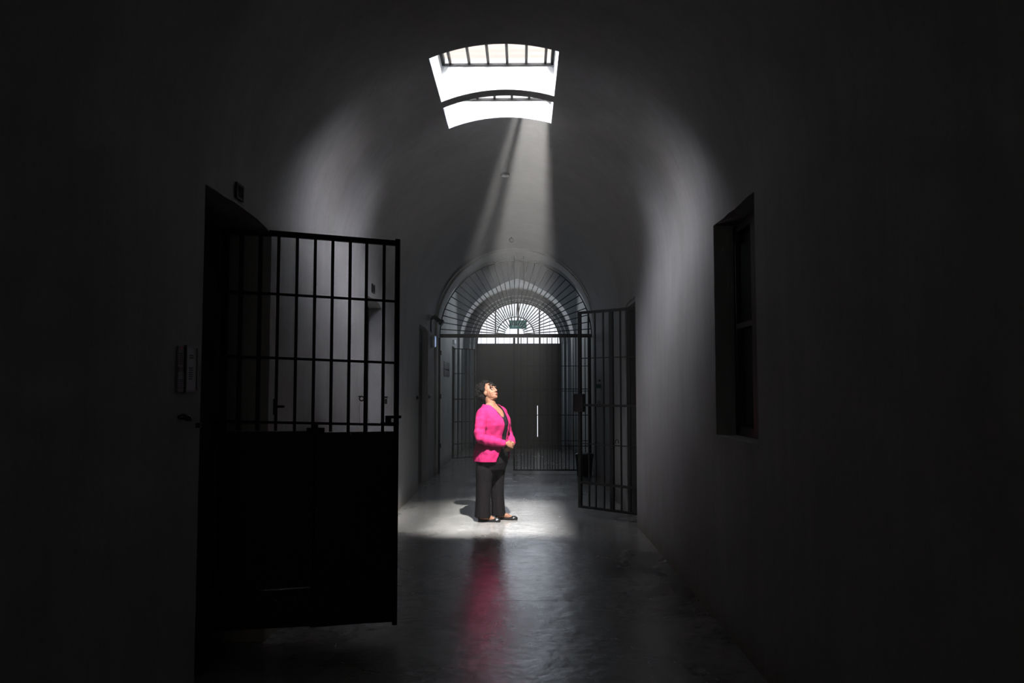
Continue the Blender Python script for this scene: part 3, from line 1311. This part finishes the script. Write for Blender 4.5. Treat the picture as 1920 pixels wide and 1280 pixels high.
# neck
tube(bm, [B(-.035, 0, 1.28), B(-.028, 0, 1.36), Hp(-.020, 0, -.05)], [.070, .060, .060], 20)
# skull and face
hell(bm, (-.018, 0, .030), (.098, .077, .092))
hell(bm, (.020, 0, -.030), (.070, .064, .082))
hell(bm, (.045, 0, -.070), (.042, .045, .040))
hell(bm, (.062, 0, -.088), (.022, .026, .018))
hell(bm, (.0, 0, -.088), (.062, .050, .022), ry=.25)
for s in (-1, 1):
    hell(bm, (.042, s * .034, -.022), (.034, .028, .038))
    hell(bm, (.074, s * .031, .040), (.014, .026, .009), rz=-s * .35)
    hell(bm, (.0745, s * .032, .0275), (.013, .017, .006), rz=-s * .3)
    hell(bm, (.072, s * .032, .004), (.013, .018, .006), rz=-s * .3)
    hell(bm, (-.008, s * .076, -.008), (.018, .007, .030), ry=-.15)
    hell(bm, (-.014, s * .080, -.002), (.014, .006, .024), ry=-.15)
    hell(bm, (.086, s * .013, -.026), (.014, .010, .009))
hell(bm, (.090, 0, .004), (.014, .010, .032), ry=-.22)
hell(bm, (.102, 0, -.021), (.015, .013, .011))
hell(bm, (.080, 0, -.056), (.018, .028, .012))
# arms
for s in (-1, 1):
    capsule(bm, SHO[s] - Vector((0, 0, .01)), ELB[s], .052, .042, 16)
    capsule(bm, ELB[s], WRI[s], .042, .027, 16)


def hand(bm, s, palm_c, along, out, th):
    """palm plus four jointed fingers and a thumb. along: knuckle direction, out: back of hand normal"""
    along = along.normalized()
    out = (out - along * out.dot(along)).normalized()
    side = along.cross(out).normalized()
    w0 = WRI[s]
    rot = Matrix((along, side, out)).transposed()
    tube(bm, [w0, palm_c - along * .03], [.026, .028], 14)
    ellipsoid(bm, palm_c, (.050, .040, .017), rot)
    L = [.058, .068, .063, .048]
    for i in range(4):
        b0 = palm_c + along * .034 + side * (-.029 + .0195 * i)
        b1 = b0 + along * L[i] * .45 - out * .012
        b2 = b1 + along * L[i] * .22 - out * .026
        b3 = b2 - along * .016 - out * .018
        tube(bm, [b0 - along * .02, b0, b1, b2, b3], [.0095, .0092, .0086, .0080, .0066], 10)
        ellipsoid(bm, b3, (.0066,) * 3, seg=10, rings=8)
    t0 = palm_c - along * .022 + side * th * .034
    t1 = t0 + along * .030 + side * th * .016 - out * .012
    t2 = t1 + along * .028 - out * .012
    tube(bm, [t0, t1, t2], [.013, .0105, .0085], 10)
    ellipsoid(bm, t2, (.0085,) * 3, seg=10, rings=8)


hand(bm, -1, B(.272, -.024, .894), B(.22, .9, -.25), B(1, -.2, .25), -1)
hand(bm, 1, B(.252, .030, .872), B(.18, -.9, -.25), B(1, .2, .1), 1)
# legs and feet, in the person's own axes (x to the right of the picture)
FEET = {-1: (Vector((-.150, -.075, 0)), Vector((.058, -.125, 0))), 1: (Vector((.045, .075, 0)), Vector((.250, .030, 0)))}
HIP = {-1: B(0, -.085, .80), 1: B(0, .085, .80)}
for s in (-1, 1):
    heel, toe = FEET[s]
    fd = (toe - heel).normalized()
    ank = heel + fd * .045 + Vector((0, 0, .085))
    knee = (HIP[s] + ank) / 2 + Vector((.015, -.01, .03))
    tube(bm, [HIP[s], HIP[s] * .5 + knee * .5, knee, knee * .45 + ank * .55, ank, ank - Vector((0, 0, .04))], [.070, .062, .050, .046, .034, .034], 18)
    tube(bm, [heel + Vector((0, 0, .032)), heel + fd * .07 + Vector((0, 0, .048)), heel + fd * .13 + Vector((0, 0, .040)), heel + fd * .19 + Vector((0, 0, .022)), heel + fd * .222 + Vector((0, 0, .016))],
         [.024, .034, .034, .020, .012], 14)
body = mesh_obj('person', evaluated(bm, 'person', .0040, 3), M_SKIN)
body.location = PO
tag(body, 'woman in a bright pink cardigan and black trousers gazing up into the light', 'person')

# eyes, brows, lips
for s in (-1, 1):
    bm = new()
    ellipsoid(bm, Hp(.0740, s * .031, .0165), (.0105, .0135, .0085), HM)
    e = obj('eye', bm, M_EYE, body, True)
    bm = new()
    ellipsoid(bm, Hp(.0828, s * .030, .0175), (.0028, .0055, .0055), HM, seg=12, rings=8)
    obj('iris', bm, M_IRIS, e, True)
    bm = new()
    tube(bm, [Hp(.089, s * .014, .030), Hp(.089, s * .030, .031), Hp(.078, s * .046, .025)], [.002, .0026, .0016], 6)
    obj('eyelash', bm, M_HAIR, body, True)
    bm = new()
    tube(bm, [Hp(.094, s * .015, .043), Hp(.092, s * .032, .049), Hp(.078, s * .050, .043)], [.0035, .0045, .002], 6)
    obj('eyebrow', bm, M_HAIR, body, True)
bm = new()
tube(bm, [Hp(.084, -.024, -.053), Hp(.0955, -.010, -.0485), Hp(.097, 0, -.050), Hp(.0955, .010, -.0485), Hp(.084, .024, -.053)], [.002, .0048, .0046, .0048, .002], 8)
tube(bm, [Hp(.084, -.022, -.056), Hp(.095, -.009, -.0605), Hp(.097, 0, -.0615), Hp(.095, .009, -.0605), Hp(.084, .022, -.056)], [.002, .0052, .0058, .0052, .002], 8)
obj('lips', bm, M_LIP, body, True)

# curly hair
bm = new()
hell(bm, (-.050, 0, .044), (.092, .090, .094))
hell(bm, (-.070, 0, -.010), (.066, .082, .082))
rnd = random.Random(11)
cnt = 0
while cnt < 760:
    d_ = Vector((rnd.gauss(0, 1), rnd.gauss(0, 1), rnd.gauss(0, 1))).normalized()
    f, l, u = d_
    if f > .52 and u < .74:
        continue
    if u < -.55 and f > -.35:
        continue
    if f > .48 and u < .34:
        continue
    if f > -.05 and u < -.10:
        continue
    if u < -.85:
        continue
    k = 1 + rnd.uniform(-.03, .16)
    p = Vector((-.042 + .108 * f * k, .094 * l * k, .040 + .100 * u * k))
    if u < 0:
        p.x -= .018
    rm = Matrix.Rotation(rnd.uniform(0, pi), 3, 'X') @ Matrix.Rotation(rnd.uniform(0, pi), 3, 'Z')
    q = rnd.uniform(.008, .016)
    torus(bm, Hp(*p), q, rnd.uniform(.0028, .0045), mtx=HM @ rm, n=10, m=5)
    cnt += 1
for k in range(9):                       # loose curls over the forehead
    l = -.050 + .1 * k / 8
    p0 = Vector((.058, l, .106 - abs(l) * .5))
    pts = []
    ln = rnd.uniform(.03, .06)
    for i in range(8):
        tt = i / 7
        pts.append(Hp(p0.x + .030 * sin(min(1, tt * 1.2) * pi / 2) + .004 * sin(9 * tt + k), p0.y + .010 * sin(7 * tt + k * 1.3), p0.z - ln * tt))
    tube(bm, pts, [.0045, .0045, .004, .004, .0035, .003, .0025, .0015], 6)
obj('hair', bm, M_HAIR, body, True)


# black top: torso a little larger than the body, scooped at the neck
def to_body(p):
    return (p.x * CF + p.y * SF, -p.x * SF + p.y * CF, p.z)


def delete_where(me, test):
    bm = new()
    bm.from_mesh(me)
    dead = [f for f in bm.faces if test(*to_body(f.calc_center_median()))]
    bmesh.ops.delete(bm, geom=dead, context='FACES')
    # relax the cut edge
    for _ in range(4):
        mv = {}
        for v in bm.verts:
            be = [e for e in v.link_edges if e.is_boundary]
            if len(be) == 2:
                mv[v] = (be[0].other_vert(v).co + be[1].other_vert(v).co) * .25 + v.co * .5
        for v, c in mv.items():
            v.co = c
    bm.to_mesh(me)
    bm.free()
    return me


def shell(me, name, m, th, parent):
    o = mesh_obj(name, me, m, parent)
    s = o.modifiers.new('thickness', 'SOLIDIFY')
    s.thickness = th
    s.offset = 1
    return o


bm = new()
loft(bm, [bring(.68, -.012, .160, .195)] + [bring(z, fc, hd + .009, hw + .009) for z, fc, hd, hw in TORSO if z >= .80])
me = evaluated(bm, 'top', .008, 2)


def cut_top(f, l, z):
    if z > 1.345 or z < .69:
        return True
    return f > -.01 and z > 1.205 + 9.0 * l * l + .35 * abs(l)


delete_where(me, cut_top)
shell(me, 'top', M_TOP, .003, body)

# cardigan with sleeves, open down the front
bm = new()
CARD = [(.685, -.012, .186, .226), (.72, -.014, .186, .228), (.80, -.012, .184, .226), (.88, -.002, .172, .205), (.94, .004, .162, .186), (1.00, .012, .158, .176), (1.06, .022, .166, .176),
        (1.12, .028, .176, .190), (1.18, .024, .166, .190), (1.24, .008, .140, .186), (1.29, -.008, .114, .163), (1.33, -.020, .090, .120), (1.365, -.028, .074, .082)]
loft(bm, [bring(z, fc, hd, hw) for z, fc, hd, hw in CARD])
for s in (-1, 1):
    pts, rad = [], []
    path = [SHO[s] + Vector((0, 0, .0)), SHO[s].lerp(ELB[s], .5) + B(-.012, s * .014, 0), ELB[s] + B(-.008, s * .004, 0), ELB[s].lerp(WRI[s], .5) + Vector((0, 0, -.012)), WRI[s]]
    rr = [.070, .065, .059, .050, .037]
    n = 40
    for i in range(n + 1):
        u = i / n * 4
        k = min(3, int(u))
        fr = u - k
        sm = fr
        p = path[k].lerp(path[k + 1], sm)
        if 0 < k:
            pass
        pts.append(p)
        w = (1 if i > 12 else .3)
        rad.append((rr[k] * (1 - sm) + rr[k + 1] * sm) * (1 + .075 * w * sin(i * 1.35 + s)) )
    # round the elbow
    for _ in range(3):
        pts = [pts[0]] + [(pts[i - 1] + pts[i] * 2 + pts[i + 1]) / 4 for i in range(1, n)] + [pts[-1]]
    tube(bm, pts, rad, 22)
    ellipsoid(bm, SHO[s] + Vector((0, 0, -.004)), (.070, .070, .066))
me = evaluated(bm, 'cardigan', .008, 3)


def opening(z):
    """near edge and far edge (l) of the cardigan's front opening at height z"""
    P = [(.68, -.135, .215), (.80, -.085, .17), (.90, -.040, .052), (1.05, -.034, .040), (1.18, -.040, .044), (1.26, -.062, .064), (1.33, -.088, .088), (1.40, -.10, .10)]
    for (z0, a0, b0), (z1, a1, b1) in zip(P, P[1:]):
        if z <= z1:
            t = max(0, (z - z0) / (z1 - z0))
            return a0 + (a1 - a0) * t, b0 + (b1 - b0) * t
    return P[-1][1:]


def torso_front(f, l, z):
    for (z0, c0, d0, w0), (z1, c1, d1, w1) in zip(CARD, CARD[1:]):
        if z0 <= z <= z1:
            t = (z - z0) / (z1 - z0)
            return f < c0 + (c1 - c0) * t + d0 + (d1 - d0) * t + .012
    return True


def cut_card(f, l, z):
    if z > 1.352 and abs(l) < .11:
        return True
    if z < .692:
        return True
    a, b = opening(z)
    if f > 0 and a < l < b and torso_front(f, l, z):
        return True
    # open cuffs
    for s in (-1, 1):
        dv = (WRI[s] - ELB[s]).normalized()
        if (B(f, l, z) - WRI[s]).dot(dv) > .0 and (B(f, l, z) - WRI[s]).length < .07 and (B(f, l, z) - WRI[s]).dot(dv) > -.004:
            return True
    return False


delete_where(me, cut_card)
# soft folds in the knit
for v in me.vertices:
    c = v.co
    nv = noise.noise((c.x * 16, c.y * 16, c.z * 11)) * .010 + noise.noise((c.x * 30, c.y * 30, c.z * 26)) * .004
    v.co = c + v.normal * nv
card = shell(me, 'cardigan', M_PINK, .005, body)
# dark trim along the neckline
for s in (-1, 1):
    bm = new()
    pts = []
    for i in range(14):
        z = 1.352 - i * .0125
        a, b = opening(z)
        l = a if s < 0 else b
        for (z0, c0, d0, w0), (z1, c1, d1, w1) in zip(CARD, CARD[1:]):
            if z0 <= z <= z1:
                t = (z - z0) / (z1 - z0)
                fc, hd, hw = c0 + (c1 - c0) * t, d0 + (d1 - d0) * t, w0 + (w1 - w0) * t
        ff = fc + hd * max(0, 1 - (abs(l) / hw) ** 2.3) ** (1 / 2.3)
        pts.append(B(ff + .002, l - s * .002, z))
    tube(bm, pts, .005, 6)
    obj('trim', bm, M_TRIM, card, True)
for i in range(5):
    z = 1.13 - i * .085
    a, b = opening(z)
    for (z0, c0, d0, w0), (z1, c1, d1, w1) in zip(CARD, CARD[1:]):
        if z0 <= z <= z1:
            t = (z - z0) / (z1 - z0)
            fc, hd, hw = c0 + (c1 - c0) * t, d0 + (d1 - d0) * t, w0 + (w1 - w0) * t
    l = b + .016
    ff = fc + hd * (1 - (abs(l) / hw) ** 2.3) ** (1 / 2.3)
    bm = new()
    ellipsoid(bm, B(ff + .006, l, z), (.006, .006, .006), seg=10, rings=6)
    obj('button', bm, M_TRIM, card, True)

# wide trousers
bm = new()


def wring(c, hx, hy, z, ph=0, amp=0, n=44):
    out = []
    for i in range(n):
        a = 2 * pi * i / n
        r = 1 + amp * sin(5 * a + ph) + amp * .6 * sin(9 * a + 1.7 * ph)
        out.append(Vector((c[0] + hx * cos(a) * r, c[1] + hy * sin(a) * r, z)))
    return out


loft(bm, [bring(z, fc, hd + .01, hw + .008) for z, fc, hd, hw in ((.60, -.012, .135, .165), (.68, -.012, .160, .190), (.76, -.014, .160, .195), (.84, -.01, .152, .188))])
for s, prof in ((-1, [(.045, -.107, -.080, .096, .105), (.12, -.108, -.082, .090, .100), (.30, -.104, -.082, .084, .092), (.46, -.098, -.080, .090, .092), (.60, -.085, -.078, .108, .104), (.74, -.062, -.066, .115, .112)]),
                (1, [(.045, .068, .062, .084, .098), (.12, .062, .062, .078, .092), (.30, .054, .062, .074, .086), (.46, .052, .062, .080, .088), (.60, .052, .064, .096, .100), (.74, .058, .066, .100, .108)])):
    rings = []
    for i in range(len(prof) - 1):
        for k in range(5):
            t = k / 5
            a, b = prof[i], prof[i + 1]
            q = [a[j] + (b[j] - a[j]) * t for j in range(5)]
            rings.append(wring((q[1], q[2]), q[3], q[4], q[0], ph=s * 1.3 + q[0] * 2, amp=.035 * max(0, 1 - q[0] / .7)))
    q = prof[-1]
    rings.append(wring((q[1], q[2]), q[3], q[4], q[0]))
    loft(bm, rings)
me = evaluated(bm, 'trousers', .007, 2)
delete_where(me, lambda f, l, z: z < .053)
shell(me, 'trousers', M_TROU, .003, body)

# court shoes
for s in (-1, 1):
    heel, toe = FEET[s]
    fd = (toe - heel).normalized()
    sd = Vector((-fd.y, fd.x, 0))
    bm = new()
    LN = .262
    rings = []
    prof = [(-.012, .020, .050), (.0, .030, .056), (.03, .033, .050), (.07, .033, .036), (.11, .036, .028), (.15, .040, .026), (.19, .040, .030), (.21, .037, .036), (.235, .026, .030), (.252, .012, .018)]
    for u, hw, hh in prof:
        c = heel + fd * u
        ring = []
        for i in range(20):
            a = 2 * pi * i / 20
            zz = sin(a)
            ring.append(c + sd * hw * cos(a) * (1 if zz < 0 else 1 - .25 * zz) + Vector((0, 0, (hh if zz > 0 else .0) * zz + (.012 if zz >= 0 else .012 + .010 * zz))))
        rings.append(ring)
    loft(bm, rings)
    me = evaluated(bm, 'shoe', .004, 2)
    # open the throat of the shoe
    bm = new()
    bm.from_mesh(me)
    dead = []
    for f in bm.faces:
        c = f.calc_center_median() - heel
        u, v_ = c.dot(fd), c.dot(sd)
        if .012 < u < .185 and f.normal.z > .30 and abs(v_) < .030 * (1 if u < .13 else max(0, 1 - ((u - .13) / .055) ** 2) ** .5):
            dead.append(f)
    bmesh.ops.delete(bm, geom=dead, context='FACES')
    bm.to_mesh(me)
    bm.free()
    so = shell(me, 'shoe', M_SHOE, .0025, body)
    if s == -1:
        bm = new()
        mt = Matrix.Translation(heel + fd * .205 - sd * .012 + Vector((0, 0, .046)))
        box(bm, -.018, .018, -.006, .006, -.003, .004, mt @ Matrix.Rotation(math.atan2(fd.y, fd.x), 4, 'Z'))
        obj('buckle', bm, M_STEEL, so, bevel=.002)
    bm = new()
    mt = Matrix.Translation(heel + fd * .01) @ Matrix.Rotation(math.atan2(fd.y, fd.x), 4, 'Z')
    box(bm, -.022, .03, -.024, .024, .0, .014, mt)
    obj('heel', bm, M_SHOE, so, bevel=.004)

# ------------------------------------------------------------------ haze in the air of the corridor
hz_m = bpy.data.materials.new('dusty_air')
hz_m.use_nodes = True
N, L = hz_m.node_tree.nodes, hz_m.node_tree.links
N.remove(N['Principled BSDF'])
vs = N.new('ShaderNodeVolumeScatter')
vs.inputs['Color'].default_value = (1, 1, 1, 1)
tc_ = N.new('ShaderNodeTexCoord')
sp_ = N.new('ShaderNodeSeparateXYZ')
L.new(tc_.outputs['Object'], sp_.inputs[0])
mr_ = N.new('ShaderNodeMapRange')
mr_.interpolation_type = 'SMOOTHSTEP'
mr_.inputs[1].default_value = 1.3
mr_.inputs[2].default_value = 3.9
mr_.inputs[3].default_value = .003
mr_.inputs[4].default_value = .019
L.new(sp_.outputs['Z'], mr_.inputs[0])
L.new(mr_.outputs[0], vs.inputs['Density'])
vs.inputs['Anisotropy'].default_value = 0
L.new(vs.outputs[0], N['Material Output'].inputs['Volume'])
bm = new()
hp = []
for i in range(33):
    a = pi - pi * i / 32
    hp.append((XC + (R - .03) * cos(a), ZS + (R - .03) * sin(a)))
hp = [(XL + .03, .02)] + hp + [(XR - .03, .02)]
loft(bm, [[Vector((x, y, z)) for x, z in hp] for y in (6.6, 10.6)])
hz = obj('haze', bm, hz_m)
hz['kind'] = 'stuff'
tag(hz, 'thin dusty haze hanging in the corridor that shows the beams of light', 'haze')

# ------------------------------------------------------------------ light
wld = bpy.data.worlds.new('daylight')
S.world = wld
wld.use_nodes = True
bg = wld.node_tree.nodes['Background']
bg.inputs[0].default_value = (.93, .95, 1, 1)
bg.inputs[1].default_value = 1.25


def light(name, kind, loc, energy, col=(1, 1, 1), aim=None, **kw):
    ld = bpy.data.lights.new(name, kind)
    ld.energy = energy
    ld.color = col
    for k, v in kw.items():
        setattr(ld, k, v)
    o = bpy.data.objects.new(name, ld)
    COL.objects.link(o)
    o.location = loc
    if aim is not None:
        o.rotation_euler = (Vector(aim) - Vector(loc)).to_track_quat('-Z', 'Y').to_euler()
    return o


# daylight falling down the wells
# (open sky to either side of the wells, so that the walls and haunches catch it)
for xx in (-2.4, 2.0):
    light('skylight_daylight', 'AREA', (xx, 5.15, 7.05), 3600, (.80, .87, 1), (-.21, 6.5, 4.1), shape='RECTANGLE', size=6.0, size_y=1.2)
# lamps added low beside the wells to brighten the vault's shoulders
for xx, ax in ((-2.15, .25), (1.73, -.67)):
    light('shoulder_fill', 'AREA', (xx, 5.95, 4.80), 120, (.86, .91, 1), (ax, 6.45, 4.02), shape='RECTANGLE', size=.8, size_y=1.0)
# spot lamp added just above the farther well to throw the light shaft
SHAFTP = Vector((.20, 6.54, 4.74))
light('shaft_spot', 'SPOT', SHAFTP, 12500, (1, .97, .93), (-.22, 9.35, 0), spot_size=radians(32), spot_blend=.6, shadow_soft_size=.03)
# weak fill lamp added behind the camera to lift the dark foreground
light('foreground_fill', 'AREA', (-.14, -2.9, 2.0), 9, (1, .93, .84), (-.14, 4, 1.6), shape='RECTANGLE', size=1.6, size_y=1.8)
# daylight of the street lunette, then an added unseen lamp brightening the far hall
light('lunette_daylight', 'AREA', (LX, YF + .35, LZ + .45), 27, (.82, .89, 1), (LX, 10, 1.2), shape='ELLIPSE', size=2.1, size_y=1.1)
light('far_hall_fill', 'AREA', (-.12, 17.2, 4.55), 19, (.74, .86, 1), (-.12, 17.2, 0), shape='RECTANGLE', size=1.0, size_y=1.4)

S.view_settings.view_transform = 'Standard'
S.view_settings.look = 'None'
S.view_settings.gamma = 1
S.view_settings.exposure = 0
S.view_settings.use_curve_mapping = False
